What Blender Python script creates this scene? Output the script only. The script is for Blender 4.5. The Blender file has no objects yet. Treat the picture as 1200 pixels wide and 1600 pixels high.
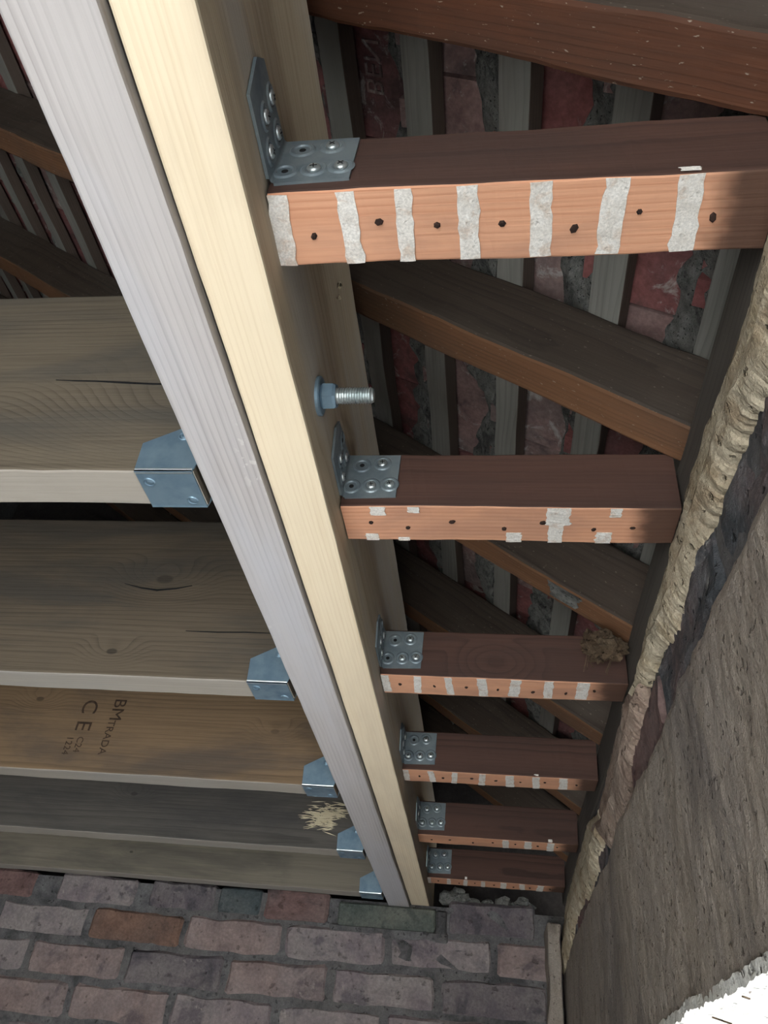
import bpy, bmesh, math, random
from mathutils import Vector, Matrix, noise, Euler

# ------------------------------------------------------------------ camera / sky / sun / exposure
scene = bpy.context.scene
COL = scene.collection
S = 0.39            # metres per survey unit (one unit = height of the beam's underside above the lens)
ZC = 1.65           # lens height above the floor
YAW, PITCH, ROLL, FPX = 0.180572, 0.665422, 0.121028, 1207.2

cam_data = bpy.data.cameras.new('camera')
cam = bpy.data.objects.new('camera', cam_data)
COL.objects.link(cam)
def _cam_matrix():
    ca, sa = math.cos(YAW), math.sin(YAW)
    cb, sb = math.cos(PITCH), math.sin(PITCH)
    cc, sc = math.cos(ROLL), math.sin(ROLL)
    yaw = Matrix(((ca, sa, 0), (-sa, ca, 0), (0, 0, 1)))
    pit = Matrix(((1, 0, 0), (0, cb, sb), (0, -sb, cb)))
    rol = Matrix(((cc, 0, sc), (0, 1, 0), (-sc, 0, cc)))
    M = rol @ pit @ yaw                      # rows: right, forward, up
    r, f, u = M[0], M[1], M[2]
    R = Matrix((r, u, -f)).transposed()      # columns: camera x, y, z
    return Matrix.Translation((0, 0, ZC)) @ R.to_4x4()
cam.matrix_world = _cam_matrix()
cam_data.sensor_fit = 'HORIZONTAL'
cam_data.sensor_width = 36.0
cam_data.lens = 36.0 * FPX / 1200.0
cam_data.clip_start = 0.02
scene.camera = cam

world = bpy.data.worlds.new('sky')
scene.world = world
world.use_nodes = True
wn = world.node_tree
wn.nodes.clear()
sky = wn.nodes.new('ShaderNodeTexSky')
sky.sky_type = 'NISHITA'
sky.sun_disc = False
sky.sun_elevation = math.radians(50)
sky.sun_rotation = math.radians(170)
bg = wn.nodes.new('ShaderNodeBackground')
bg.inputs['Strength'].default_value = 0.30
wo = wn.nodes.new('ShaderNodeOutputWorld')
wn.links.new(sky.outputs[0], bg.inputs['Color'])
wn.links.new(bg.outputs[0], wo.inputs['Surface'])

sun_data = bpy.data.lights.new('sun', 'SUN')
sun_data.energy = 66.0
sun_data.angle = math.radians(0.6)
sun_data.color = (0.95, 0.98, 1.0)
sun = bpy.data.objects.new('sun', sun_data)
COL.objects.link(sun)
sun.location = (2, -6, 8)
SUN_DIR = Vector((-0.10, 0.31, -0.93))
sun.rotation_euler = SUN_DIR.to_track_quat('-Z', 'Y').to_euler()

vs = scene.view_settings
vs.view_transform = 'Standard'
vs.look = 'None'
vs.gamma = 1.0
vs.use_curve_mapping = False
vs.exposure = 1.0

# ------------------------------------------------------------------ helpers
def P(x, y, z):
    return Vector((x * S, y * S, z * S + ZC))

def lin(c):
    return tuple(((v / 255) / 12.92 if v / 255 <= 0.04045 else ((v / 255 + 0.055) / 1.055) ** 2.4) for v in c) + (1.0,)

class NT:
    def __init__(self, name):
        self.m = bpy.data.materials.new(name)
        self.m.use_nodes = True
        self.t = self.m.node_tree
        self.t.nodes.clear()
        self.out = self.t.nodes.new('ShaderNodeOutputMaterial')
        self.b = self.t.nodes.new('ShaderNodeBsdfPrincipled')
        self.t.links.new(self.b.outputs[0], self.out.inputs['Surface'])
        tc = self.t.nodes.new('ShaderNodeTexCoord')
        oi = self.t.nodes.new('ShaderNodeObjectInfo')
        self.rnd = oi.outputs['Random']
        self.raw = tc.outputs['Object']
        off = self.t.nodes.new('ShaderNodeVectorMath'); off.operation = 'MULTIPLY'
        cmb = self.t.nodes.new('ShaderNodeCombineXYZ')
        for i in range(3): self.t.links.new(self.rnd, cmb.inputs[i])
        self.t.links.new(cmb.outputs[0], off.inputs[0]); off.inputs[1].default_value = (7.3, 3.1, 5.7)
        ad = self.t.nodes.new('ShaderNodeVectorMath'); ad.operation = 'ADD'
        self.t.links.new(self.raw, ad.inputs[0]); self.t.links.new(off.outputs[0], ad.inputs[1])
        self.co = ad.outputs[0]
    def put(self, sock, v):
        if hasattr(v, 'is_output') or isinstance(v, bpy.types.NodeSocket): self.t.links.new(v, sock)
        else: sock.default_value = v
    def math(self, op, a, b=None, c=None, clamp=False):
        n = self.t.nodes.new('ShaderNodeMath'); n.operation = op; n.use_clamp = clamp
        self.put(n.inputs[0], a)
        if b is not None: self.put(n.inputs[1], b)
        if c is not None: self.put(n.inputs[2], c)
        return n.outputs[0]
    def scale(self, sc, co=None):
        n = self.t.nodes.new('ShaderNodeVectorMath'); n.operation = 'MULTIPLY'
        self.t.links.new(co or self.co, n.inputs[0]); n.inputs[1].default_value = sc
        return n.outputs[0]
    def noise(self, sc, detail=3, rough=0.55, co=None, dist=0.0, scale=1.0):
        n = self.t.nodes.new('ShaderNodeTexNoise')
        self.t.links.new(self.scale(sc, co) if not isinstance(sc, (int, float)) else (co or self.co), n.inputs['Vector'])
        n.inputs['Scale'].default_value = scale if not isinstance(sc, (int, float)) else sc
        n.inputs['Detail'].default_value = detail
        n.inputs['Roughness'].default_value = rough
        n.inputs['Distortion'].default_value = dist
        return n.outputs['Fac']
    def voronoi(self, sc, feature='F1', co=None):
        n = self.t.nodes.new('ShaderNodeTexVoronoi'); n.feature = feature
        self.t.links.new(self.scale(sc, co), n.inputs['Vector']); n.inputs['Scale'].default_value = 1.0
        return n
    def ss(self, v, a, b, lo=0.0, hi=1.0):
        n = self.t.nodes.new('ShaderNodeMapRange'); n.interpolation_type = 'SMOOTHSTEP'
        self.put(n.inputs['Value'], v)
        n.inputs['From Min'].default_value = a; n.inputs['From Max'].default_value = b
        n.inputs['To Min'].default_value = lo; n.inputs['To Max'].default_value = hi
        return n.outputs[0]
    def mix(self, f, a, b, mode='MIX'):
        n = self.t.nodes.new('ShaderNodeMix'); n.data_type = 'RGBA'; n.blend_type = mode
        self.put(n.inputs['Factor'], f)
        self.put(n.inputs['A' if False else 6], a); self.put(n.inputs[7], b)
        return n.outputs[2]
    def bump(self, h, strength=0.4, dist=0.002, normal=None):
        n = self.t.nodes.new('ShaderNodeBump')
        n.inputs['Strength'].default_value = strength; n.inputs['Distance'].default_value = dist
        self.t.links.new(h, n.inputs['Height'])
        if normal: self.t.links.new(normal, n.inputs['Normal'])
        return n.outputs[0]
    def done(self, col, rough=0.8, nrm=None, metal=0.0, spec=0.3):
        self.put(self.b.inputs['Base Color'], col)
        self.put(self.b.inputs['Roughness'], rough)
        self.put(self.b.inputs['Metallic'], metal)
        self.b.inputs['Specular IOR Level'].default_value = spec
        if nrm: self.t.links.new(nrm, self.b.inputs['Normal'])
        return self.m

def wood(name, light, dark, stain=None, stain_amt=0.5, ring=260, ring_c=0.5, centre=(0.02, -0.06), warp=1.0,
         knots=0.0, fibre_c=0.3, specks=0.0, rough=0.75, bump=0.35, end=None, stain_sc=(2.2, 9, 9), fleck=0.0, knot_at=()):
    """sawn timber, grain along local X: growth rings round an off-centre pith, fibres, stains, knots"""
    n = NT(name)
    w = n.noise((1.1, 7, 7), 2, 0.5)
    sep = n.t.nodes.new('ShaderNodeSeparateXYZ'); n.t.links.new(n.raw, sep.inputs[0])
    yy = n.math('SUBTRACT', sep.outputs[1], n.math('ADD', n.math('MULTIPLY', n.rnd, 0.05), centre[0]))
    zz = n.math('SUBTRACT', sep.outputs[2], centre[1])
    r = n.math('SQRT', n.math('ADD', n.math('MULTIPLY', yy, yy), n.math('MULTIPLY', zz, zz)))
    rc = n.math('ADD', n.math('MULTIPLY', r, ring), n.math('MULTIPLY', w, 9.0 * warp))
    rc = n.math('ADD', rc, n.math('MULTIPLY', n.noise((5, 45, 45), 2, 0.5), 1.6 * warp))
    kn = None
    for (kx, kz, kr, core) in knot_at:                # named knots at (x, z) in survey units along / up the face
        ex = n.math('MULTIPLY', n.math('SUBTRACT', sep.outputs[0], kx * S), 0.55)
        ez = n.math('SUBTRACT', sep.outputs[2], kz * S)
        d = n.math('SQRT', n.math('ADD', n.math('MULTIPLY', ex, ex), n.math('MULTIPLY', ez, ez)))
        rc = n.math('ADD', rc, n.ss(d, 0.0, kr * 5 * S, kr * 230, 0.0))
        k1 = n.ss(d, kr * 0.45 * S, kr * 0.75 * S, 0.9 * core, 0.0)
        kn = k1 if kn is None else n.math('MAXIMUM', kn, k1)
    if knots > 0:
        v = n.voronoi((2.6, 7.5, 7.5))
        kd = v.outputs['Distance']
        csep = n.t.nodes.new('ShaderNodeSeparateColor'); n.t.links.new(v.outputs['Color'], csep.inputs[0])
        use = n.math('LESS_THAN', csep.outputs[0], knots)
        near = n.math('MULTIPLY', n.ss(kd, 0.0, 0.42, 1.0, 0.0), use)
        rc = n.math('ADD', rc, n.math('MULTIPLY', near, 7.0))
        k2 = n.math('MULTIPLY', n.ss(kd, 0.06, 0.13, 1.0, 0.0), use)
        kn = k2 if kn is None else n.math('MAXIMUM', kn, k2)
    fr = n.math('FRACT', rc)
    late = n.math('POWER', fr, 3.6)
    late = n.math('MULTIPLY', late, n.ss(fr, 0.9, 1.0, 1.0, 0.0))
    late = n.math('MULTIPLY', late, n.ss(n.noise((1.6, 16, 16), 2, 0.5), 0.3, 0.68, 0.25, 1.35))
    fib = n.noise((10, 420, 420), 3, 0.6)
    fib2 = n.noise((3, 90, 90), 3, 0.6)
    f = n.math('MULTIPLY', late, ring_c)
    f = n.math('ADD', f, n.math('MULTIPLY', n.math('SUBTRACT', fib, 0.5), fibre_c))
    f = n.math('ADD', f, n.math('MULTIPLY', n.math('SUBTRACT', fib2, 0.45), fibre_c * 1.3), clamp=True)
    col = n.mix(f, lin(light), lin(dark))
    if stain:
        st = n.noise(stain_sc, 5, 0.62, dist=0.4)
        sf = n.ss(st, 0.42, 0.68, 0.0, stain_amt)
        col = n.mix(sf, col, lin(stain))
    if kn is not None:
        col = n.mix(n.math('MULTIPLY', kn, 0.75), col, lin(tuple(c * 0.45 for c in dark)))
    if fleck > 0:
        fl = n.noise((170, 420, 420), 2, 0.5)
        col = n.mix(n.ss(fl, 0.68, 0.75, 0.0, fleck), col, lin((205, 196, 180)))
    if specks > 0:
        sp = n.noise((110, 150, 150), 2, 0.5)
        area = n.ss(n.noise((3, 12, 12), 2, 0.5), 0.55, 0.7)
        col = n.mix(n.math('MULTIPLY', n.ss(sp, 0.6, 0.66), n.math('MULTIPLY', area, specks)), col, lin((225, 222, 215)))
    if end:                                    # (x0, x1, colour): blends to a darker colour towards this end
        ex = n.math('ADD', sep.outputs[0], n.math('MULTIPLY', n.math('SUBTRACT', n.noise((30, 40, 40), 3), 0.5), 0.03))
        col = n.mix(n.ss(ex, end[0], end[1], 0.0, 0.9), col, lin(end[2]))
    h = n.math('ADD', n.math('MULTIPLY', fib, 0.6), n.math('MULTIPLY', late, -0.18))
    h = n.math('ADD', h, n.math('MULTIPLY', fib2, 0.8))
    return n.done(col, rough, n.bump(h, bump, 0.0015))

def mineral(name, cols, scale=30, stain=None, stain_sc=6, stain_lo=0.5, stain_hi=0.65, stain_amt=0.8, pits=0.0,
            bump=0.5, dist=0.002, rough=0.92, bloom=None, bloom_lo=0.58, bloom_sc=14, stretch=None):
    """brick, mortar, plaster, clay: three mixed tones, a stain with its own shape, pits and bloom"""
    n = NT(name)
    co = n.co
    if stretch: co = n.scale(stretch)
    a = n.noise(scale, 6, 0.65, co=co)
    b = n.noise(scale * 0.27, 4, 0.6, co=co)
    col = n.mix(n.ss(a, 0.33, 0.68), lin(cols[0]), lin(cols[1]))
    col = n.mix(n.ss(b, 0.4, 0.66, 0.0, 0.8), col, lin(cols[2]))
    if stain:
        s_ = n.noise(stain_sc, 5, 0.65, co=co, dist=0.5)
        col = n.mix(n.ss(s_, stain_lo, stain_hi, 0.0, stain_amt), col, lin(stain))
    if bloom:
        bl = n.noise(bloom_sc, 7, 0.72, dist=0.6)
        col = n.mix(n.ss(bl, bloom_lo, bloom_lo + 0.1, 0.0, 0.8), col, lin(bloom))
    fine = n.noise(scale * 7, 4, 0.7)
    col = n.mix(n.ss(fine, 0.3, 0.75, 0.35, 0.0), col, lin(tuple(c * 0.35 for c in cols[0])))
    h = n.math('ADD', n.math('MULTIPLY', a, 1.0), n.math('MULTIPLY', fine, 0.6))
    if pits > 0:
        v = n.noise(scale * 2.6, 3, 0.5)
        pit = n.ss(v, 0.62, 0.72, 0.0, 1.0)
        col = n.mix(n.math('MULTIPLY', pit, pits), col, lin(tuple(c * 0.3 for c in cols[0])))
        h = n.math('SUBTRACT', h, pit)
    return n.done(col, rough, n.bump(h, bump, dist), spec=0.15)

def metal(name, c1, c2, rough=0.42, scale=40, met=0.85):
    n = NT(name)
    a = n.noise(scale, 4, 0.6)
    col = n.mix(n.ss(a, 0.35, 0.7), lin(c1), lin(c2))
    return n.done(col, n.ss(a, 0.3, 0.7, rough - 0.06, rough + 0.1), n.bump(n.noise(scale * 8, 2), 0.05, 0.0005), metal=met, spec=0.5)

def plain(name, c, rough=0.9):
    n = NT(name)
    col = n.mix(n.ss(n.noise(120, 3), 0.3, 0.7), lin(c), lin(tuple(v * 0.7 for v in c)))
    return n.done(col, rough)

def link(name, me, mats, parent=None, loc=None, rot=None, mtx=None):
    o = bpy.data.objects.new(name, me)
    COL.objects.link(o)
    if parent is not None: o.parent = parent
    if loc is not None: o.location = loc
    if rot is not None: o.rotation_euler = rot
    if mtx is not None: o.matrix_local = mtx
    if mats is not None:
        if not isinstance(mats, (list, tuple)): mats = [mats]
        if len(me.materials) == 0:
            for m in mats: me.materials.append(m)
        else:
            for i, m in enumerate(mats):
                if me.materials[i] != m:
                    o.material_slots[i].link = 'OBJECT'; o.material_slots[i].material = m
    return o

def mesh(name, verts, faces, smooth=False, mat_idx=None):
    me = bpy.data.meshes.new(name)
    me.from_pydata([tuple(v) for v in verts], [], faces)
    if mat_idx: me.polygons.foreach_set('material_index', mat_idx)
    if smooth: me.polygons.foreach_set('use_smooth', [True] * len(me.polygons))
    me.update()
    return me

def from_bm(bm, name, smooth=False):
    bmesh.ops.recalc_face_normals(bm, faces=bm.faces)
    me = bpy.data.meshes.new(name)
    bm.to_mesh(me); bm.free()
    if smooth: me.polygons.foreach_set('use_smooth', [True] * len(me.polygons))
    return me

def empty(name, loc, rot=(0, 0, 0)):
    o = bpy.data.objects.new(name, None)
    COL.objects.link(o); o.location = loc; o.rotation_euler = rot
    o.empty_display_size = 0.05
    return o

def tag(o, label=None, cat=None, group=None, kind=None):
    if label: o['label'] = label
    if cat: o['category'] = cat
    if group: o['group'] = group
    if kind: o['kind'] = kind
    return o

def timber(name, L, w, h, seed, rad=0.003, wob=0.0012, seg=None, bow=0.0):
    """sawn timber: length on +X from 0, thickness y 0..w, depth z 0..h. slot 0 sides, slot 1 underside"""
    seg = seg or max(8, int(L / 0.03))
    r = rad
    prof = []
    for (cy, cz, a0) in ((w - r, r, -90), (w - r, h - r, 0), (r, h - r, 90), (r, r, 180)):
        for k in range(3):
            a = math.radians(a0 + 45 * k)
            prof.append((cy + r * math.cos(a), cz + r * math.sin(a)))
    n = len(prof)
    V, F, MI = [], [], []
    for i in range(seg + 1):
        x = L * i / seg
        for (y, z) in prof:
            d = noise.noise_vector(Vector((x * 9 + seed * 13.7, y * 30, z * 30 + seed)))
            d2 = noise.noise_vector(Vector((x * 45 + seed * 3.1, y * 60, z * 60)))
            V.append((x + (0.0 if 0 < i < seg else d2.x * wob), y + d.y * wob + d2.y * wob * 0.5,
                      z + d.z * wob + d2.z * wob * 0.5 + bow * math.sin(math.pi * i / seg)))
    for i in range(seg):
        for k in range(n):
            a, b = i * n + k, i * n + (k + 1) % n
            F.append((a, a + n, b + n, b) if False else (a, b, b + n, a + n))
            zc = (prof[k][1] + prof[(k + 1) % n][1]) / 2
            MI.append(1 if zc < r * 0.62 else 0)
    F.append(tuple(reversed(range(n)))); MI.append(0)
    F.append(tuple(seg * n + k for k in range(n))); MI.append(0)
    bm = bmesh.new()
    me = mesh(name, V, F, mat_idx=MI)
    bm.from_mesh(me)
    bmesh.ops.recalc_face_normals(bm, faces=bm.faces)
    bm.to_mesh(me); bm.free()
    return me

def rough_block(name, dx, dy, dz, seed, rad=0.006, amp=0.002, nx=6, ny=3, nz=3):
    """a brick-like block centred on the origin with eased, chipped arrises"""
    bm = bmesh.new()
    bmesh.ops.create_cube(bm, size=1.0)
    bmesh.ops.scale(bm, vec=(dx, dy, dz), verts=bm.verts)
    bmesh.ops.bevel(bm, geom=list(bm.edges), offset=rad, segments=1, affect='EDGES', profile=0.6)
    for ax, cnt, d in ((0, nx, dx), (2, nz, dz)):
        for i in range(1, cnt):
            co = [0, 0, 0]; co[ax] = -d / 2 + d * i / cnt
            no = [0, 0, 0]; no[ax] = 1
            bmesh.ops.bisect_plane(bm, geom=list(bm.verts) + list(bm.edges) + list(bm.faces), plane_co=co, plane_no=no)
    for v in bm.verts:
        p = v.co * 28 + Vector((seed * 7.7, seed * 3.3, seed))
        v.co += noise.noise_vector(p) * amp + noise.noise_vector(p * 2.7) * amp * 0.6
    return from_bm(bm, name)

def lump(name, r, seed, amp=0.35, sub=3, sq=(1, 1, 1)):
    bm = bmesh.new()
    bmesh.ops.create_icosphere(bm, subdivisions=sub, radius=1.0)
    for v in bm.verts:
        p = v.co * 1.6 + Vector((seed * 5.1, seed, -seed * 2.0))
        k = 1 + amp * noise.noise(p) + amp * 0.6 * noise.noise(p * 2.6) + amp * 0.35 * noise.noise(p * 6)
        v.co = Vector((v.co.x * sq[0], v.co.y * sq[1], v.co.z * sq[2])) * k * r
    return from_bm(bm, name)

def box_bm(bm, lo, hi, bev=0.0):
    r = bmesh.ops.create_cube(bm, size=1.0)
    for v in r['verts']:
        v.co = Vector([(lo[i] + hi[i]) / 2 + v.co[i] * (hi[i] - lo[i]) for i in range(3)])
    if bev:
        es = list({e for v in r['verts'] for e in v.link_edges})
        bmesh.ops.bevel(bm, geom=es, offset=bev, segments=2, affect='EDGES', profile=0.5)

def lathe_bm(bm, prof, seg=20, mtx=None, mi=0):
    """prof: (radius, height) list revolved about Z"""
    rings = []
    for (r, h) in prof:
        if r < 1e-7:
            rings.append([bm.verts.new((0, 0, h))])
        else:
            rings.append([bm.verts.new((r * math.cos(2 * math.pi * k / seg), r * math.sin(2 * math.pi * k / seg), h)) for k in range(seg)])
    fs = []
    for a, b in zip(rings, rings[1:]):
        for k in range(seg):
            j = (k + 1) % seg
            if len(a) == 1 and len(b) == 1: continue
            if len(a) == 1: fs.append(bm.faces.new((a[0], b[j], b[k])))
            elif len(b) == 1: fs.append(bm.faces.new((a[k], a[j], b[0])))
            else: fs.append(bm.faces.new((a[k], a[j], b[j], b[k])))
    for f in fs: f.material_index = mi
    if mtx is not None:
        bmesh.ops.transform(bm, matrix=mtx, verts=[v for r in rings for v in r])

def extrude_poly(bm, pts, off, mi=0):
    """solid from a planar polygon (list of Vectors) and an offset vector"""
    a = [bm.verts.new(p) for p in pts]
    b = [bm.verts.new(Vector(p) + off) for p in pts]
    n = len(pts)
    fs = [bm.faces.new(a), bm.faces.new(list(reversed(b)))]
    for i in range(n):
        j = (i + 1) % n
        fs.append(bm.faces.new((a[i], b[i], b[j], a[j])))
    for f in fs: f.material_index = mi

# ------------------------------------------------------------------ materials
M = {}
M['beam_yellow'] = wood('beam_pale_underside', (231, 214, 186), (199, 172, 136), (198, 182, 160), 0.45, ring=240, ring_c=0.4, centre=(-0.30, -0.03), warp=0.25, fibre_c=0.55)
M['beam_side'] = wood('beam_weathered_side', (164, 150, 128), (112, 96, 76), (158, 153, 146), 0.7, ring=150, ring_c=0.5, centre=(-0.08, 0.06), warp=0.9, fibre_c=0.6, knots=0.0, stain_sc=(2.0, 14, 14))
M['beam_grey'] = wood('beam_grey_underside', (184, 178, 176), (132, 124, 122), (186, 186, 192), 0.55, ring=190, ring_c=0.6, centre=(-0.30, -0.03), warp=0.3, fibre_c=0.5, specks=0.9)
M['beam_grey_side'] = wood('beam_grey_side', (140, 134, 130), (96, 90, 86), (110, 104, 100), 0.4, ring=150, ring_c=0.5)
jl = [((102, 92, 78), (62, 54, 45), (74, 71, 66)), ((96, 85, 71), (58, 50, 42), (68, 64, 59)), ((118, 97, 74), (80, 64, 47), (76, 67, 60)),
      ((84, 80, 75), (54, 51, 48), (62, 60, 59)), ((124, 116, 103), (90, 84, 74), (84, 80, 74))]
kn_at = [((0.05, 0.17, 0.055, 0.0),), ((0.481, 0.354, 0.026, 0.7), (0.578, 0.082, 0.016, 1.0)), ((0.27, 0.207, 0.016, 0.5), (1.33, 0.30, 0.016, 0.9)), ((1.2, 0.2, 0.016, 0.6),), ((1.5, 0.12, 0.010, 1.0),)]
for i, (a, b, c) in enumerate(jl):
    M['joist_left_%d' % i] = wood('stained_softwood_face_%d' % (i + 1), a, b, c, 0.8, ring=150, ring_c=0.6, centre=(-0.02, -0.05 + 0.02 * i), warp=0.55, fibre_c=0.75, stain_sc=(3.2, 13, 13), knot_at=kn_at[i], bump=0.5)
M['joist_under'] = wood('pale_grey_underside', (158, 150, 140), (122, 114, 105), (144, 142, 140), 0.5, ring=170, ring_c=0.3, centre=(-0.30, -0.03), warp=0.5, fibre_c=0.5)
M['old_dark'] = wood('dark_old_joist_face', (78, 55, 47), (46, 32, 28), (60, 46, 42), 0.6, ring=230, ring_c=0.7, centre=(-0.1, 0.02), warp=0.4, fibre_c=0.5)
M['old_dark_knot'] = wood('dark_old_joist_face_with_knot', (78, 55, 47), (46, 32, 28), (60, 46, 42), 0.6, ring=230, ring_c=0.7, centre=(-0.1, 0.02), warp=0.4, fibre_c=0.5, knot_at=((0.354, 0.055, 0.02, 0.4),))
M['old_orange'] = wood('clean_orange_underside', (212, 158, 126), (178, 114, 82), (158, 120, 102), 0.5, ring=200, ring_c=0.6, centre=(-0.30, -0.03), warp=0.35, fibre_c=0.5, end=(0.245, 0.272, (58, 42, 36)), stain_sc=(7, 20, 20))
M['rafter_dark'] = wood('dark_rafter_face', (66, 56, 48), (38, 31, 27), (84, 77, 70), 0.4, ring=170, ring_c=0.6, centre=(-0.05, 0.03), warp=1.2, fibre_c=0.8, fleck=0.15)  # rafter sides in a darker tone than the undersides
M['rafter_under'] = wood('brown_rafter_underside', (116, 82, 58), (74, 50, 34), (74, 60, 50), 0.6, ring=190, ring_c=0.45, centre=(-0.30, -0.03), warp=0.7, fibre_c=0.7, fleck=0.25, stain_sc=(4, 14, 14))
M['rafter_red'] = wood('reddish_rafter_underside', (92, 56, 38), (58, 33, 22), (62, 46, 38), 0.5, ring=190, ring_c=0.45, centre=(-0.30, -0.03), warp=0.7, fibre_c=0.7, fleck=0.35, stain_sc=(4, 14, 14))
M['batten'] = wood('grey_batten', (134, 132, 126), (88, 83, 77), (96, 88, 80), 0.6, ring=260, ring_c=0.4, fibre_c=0.7, centre=(0.01, -0.05))
M['batten_side'] = wood('brown_batten_side', (92, 80, 72), (58, 49, 44), (78, 70, 64), 0.5, ring=260, ring_c=0.4, fibre_c=0.6, centre=(0.01, -0.05))
M['plate'] = wood('grey_wall_plate', (92, 86, 80), (56, 51, 47), (50, 46, 43), 0.5, ring=150, ring_c=0.5, fibre_c=0.6)
M['splinter'] = wood('fresh_splinter', (206, 194, 166), (168, 150, 118), ring=200, ring_c=0.3)
M['tile'] = mineral('red_clay_tile', ((150, 98, 95), (126, 77, 76), (118, 90, 89)), 26, stain=(78, 67, 67), stain_sc=11, stain_amt=0.75, bloom=(180, 172, 166), bloom_lo=0.56, bloom_sc=26, bump=0.4)
M['tile_b'] = mineral('pale_clay_tile', ((160, 131, 126), (134, 106, 103), (130, 117, 114)), 26, stain=(74, 66, 66), stain_sc=11, stain_amt=0.7, bloom=(186, 180, 174), bloom_lo=0.53, bloom_sc=24, bump=0.4)
M['torching'] = mineral('grey_torching_mortar', ((158, 158, 153), (110, 111, 108), (138, 136, 130)), 110, stain=(66, 65, 64), stain_sc=26, stain_amt=0.7, pits=0.8, bump=1.0, dist=0.004)
M['mortar'] = mineral('grey_bed_mortar', ((122, 120, 121), (94, 93, 95), (108, 105, 104)), 40, stain=(68, 68, 70), stain_sc=8, pits=0.5, bump=0.8, dist=0.003)
bc = [((158, 140, 135), (132, 115, 113), (148, 136, 135), (98, 89, 93)),
      ((150, 138, 138), (126, 115, 120), (156, 148, 145), (96, 90, 97)),
      ((136, 108, 94), (116, 91, 81), (112, 95, 88), (82, 74, 72)),
      ((136, 109, 105), (110, 87, 85), (128, 112, 109), (84, 77, 79)),
      ((86, 95, 98), (66, 75, 79), (102, 106, 106), (54, 60, 65)),
      ((122, 113, 116), (98, 92, 98), (132, 125, 124), (74, 71, 78))]
for i, c in enumerate(bc):
    M['brick_%d' % i] = mineral('brick_face_%d' % (i + 1), c[:3], 24, stain=c[3], stain_sc=11, stain_lo=0.52, stain_hi=0.66, stain_amt=0.75, pits=0.45, bump=0.55, dist=0.003,
                                bloom=(196, 186, 178) if i in (0, 1, 5) else None, bloom_lo=0.62, bloom_sc=12)
M['soot_brick'] = mineral('sooty_brick', ((112, 112, 114), (84, 87, 92), (124, 104, 102)), 30, stain=(66, 70, 74), stain_sc=9, stain_amt=0.8, bloom=(206, 202, 196), bloom_lo=0.6, bloom_sc=26, pits=0.6, bump=1.0, dist=0.004)
M['padstone'] = mineral('grey_green_padstone', ((104, 110, 104), (84, 92, 88), (116, 116, 108)), 30, stain=(66, 72, 72), stain_sc=9, pits=0.3)
M['plaster'] = mineral('brown_hair_plaster', ((186, 173, 160), (146, 135, 125), (170, 159, 150)), 60, stain=(126, 119, 116), stain_sc=5, stain_amt=0.75, pits=0.55, bump=0.8, dist=0.004, stretch=(1, 1, 0.45), bloom=(186, 176, 160), bloom_lo=0.63, bloom_sc=18)
M['ridge'] = mineral('tan_broken_plaster', ((202, 188, 164), (172, 155, 128), (192, 180, 158)), 36, stain=(140, 118, 92), stain_sc=14, stain_amt=0.7, pits=0.5, bump=0.9, dist=0.004, bloom=(216, 206, 186), bloom_lo=0.62, bloom_sc=16)
M['ridge_pink'] = mineral('pinkish_broken_plaster', ((184, 162, 146), (150, 128, 114), (168, 152, 140)), 36, stain=(120, 102, 92), stain_sc=12, pits=0.5, bump=0.9, dist=0.004)
M['limewash'] = mineral('pale_reveal_plaster', ((238, 236, 230), (222, 218, 210), (230, 227, 220)), 30, stain=(206, 201, 190), stain_sc=8, pits=0.4, bump=0.8, dist=0.004)
M['mark'] = mineral('white_plaster_mark', ((244, 240, 234), (226, 219, 210), (234, 228, 220)), 90, stain=(206, 182, 162), stain_sc=70, stain_amt=0.6, pits=0.12, bump=0.3)
M['steel'] = metal('galvanised_steel', (132, 155, 170), (106, 130, 148), 0.42, 30, 0.55)
M['steel_b'] = metal('dull_bracket_steel', (132, 142, 146), (108, 120, 128), 0.40, 36, 0.45)
M['zinc'] = metal('bright_zinc', (206, 212, 212), (178, 188, 190), 0.34, 60, 0.85)
M['slot'] = plain('dark_recess', (26, 26, 28))
M['rust'] = plain('rusted_nail', (52, 36, 30))
M['ink'] = plain('brown_stamp_ink', (70, 54, 42))
M['concrete'] = mineral('pale_concrete', ((128, 128, 127), (112, 113, 113), (120, 120, 119)), 12, stain=(100, 101, 101), stain_sc=2)
M['gravel'] = mineral('pale_gravel_yard', ((134, 134, 131), (116, 116, 114), (125, 125, 123)), 30)
M['render'] = mineral('grey_render', ((104, 103, 102), (86, 86, 85), (95, 95, 94)), 14, stain=(74, 74, 74), stain_sc=3)
M['void_shade'] = mineral('void_shade_gable', ((74, 70, 70), (56, 54, 55), (66, 62, 60)), 14, stain=(44, 42, 42), stain_sc=4)  # shade of the void above the far wall put into this colour
M['clump'] = mineral('hair_plaster_clump', ((118, 98, 78), (84, 68, 54), (104, 90, 74)), 70, stain=(60, 48, 40), stain_sc=30, pits=0.7, bump=1.0, dist=0.005)

# ------------------------------------------------------------------ levels (survey units)
XW = 0.389            # face of the plastered right wall
YB = 4.88             # face of the far brick wall
XL = -4.5             # left wall
YF = -1.8             # open front
ZF = -ZC / S          # floor
RT = 0.71             # roof fall per unit of X
RA0 = 1.50            # rafter underside: z = RA0 - RT x
RA1 = 1.775           # rafter top / batten underside
PH = math.atan(RT)
JR = [0.586, 1.336, 2.163, 2.963, 3.80, 4.585]       # near faces of the right-hand joists
JL = [1.107, 2.046, 2.921, 3.796, 4.615]             # near faces of the left-hand joists
XS = -0.349                                          # right face of the beam
XG = -0.586                                          # left face of the beam

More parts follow.
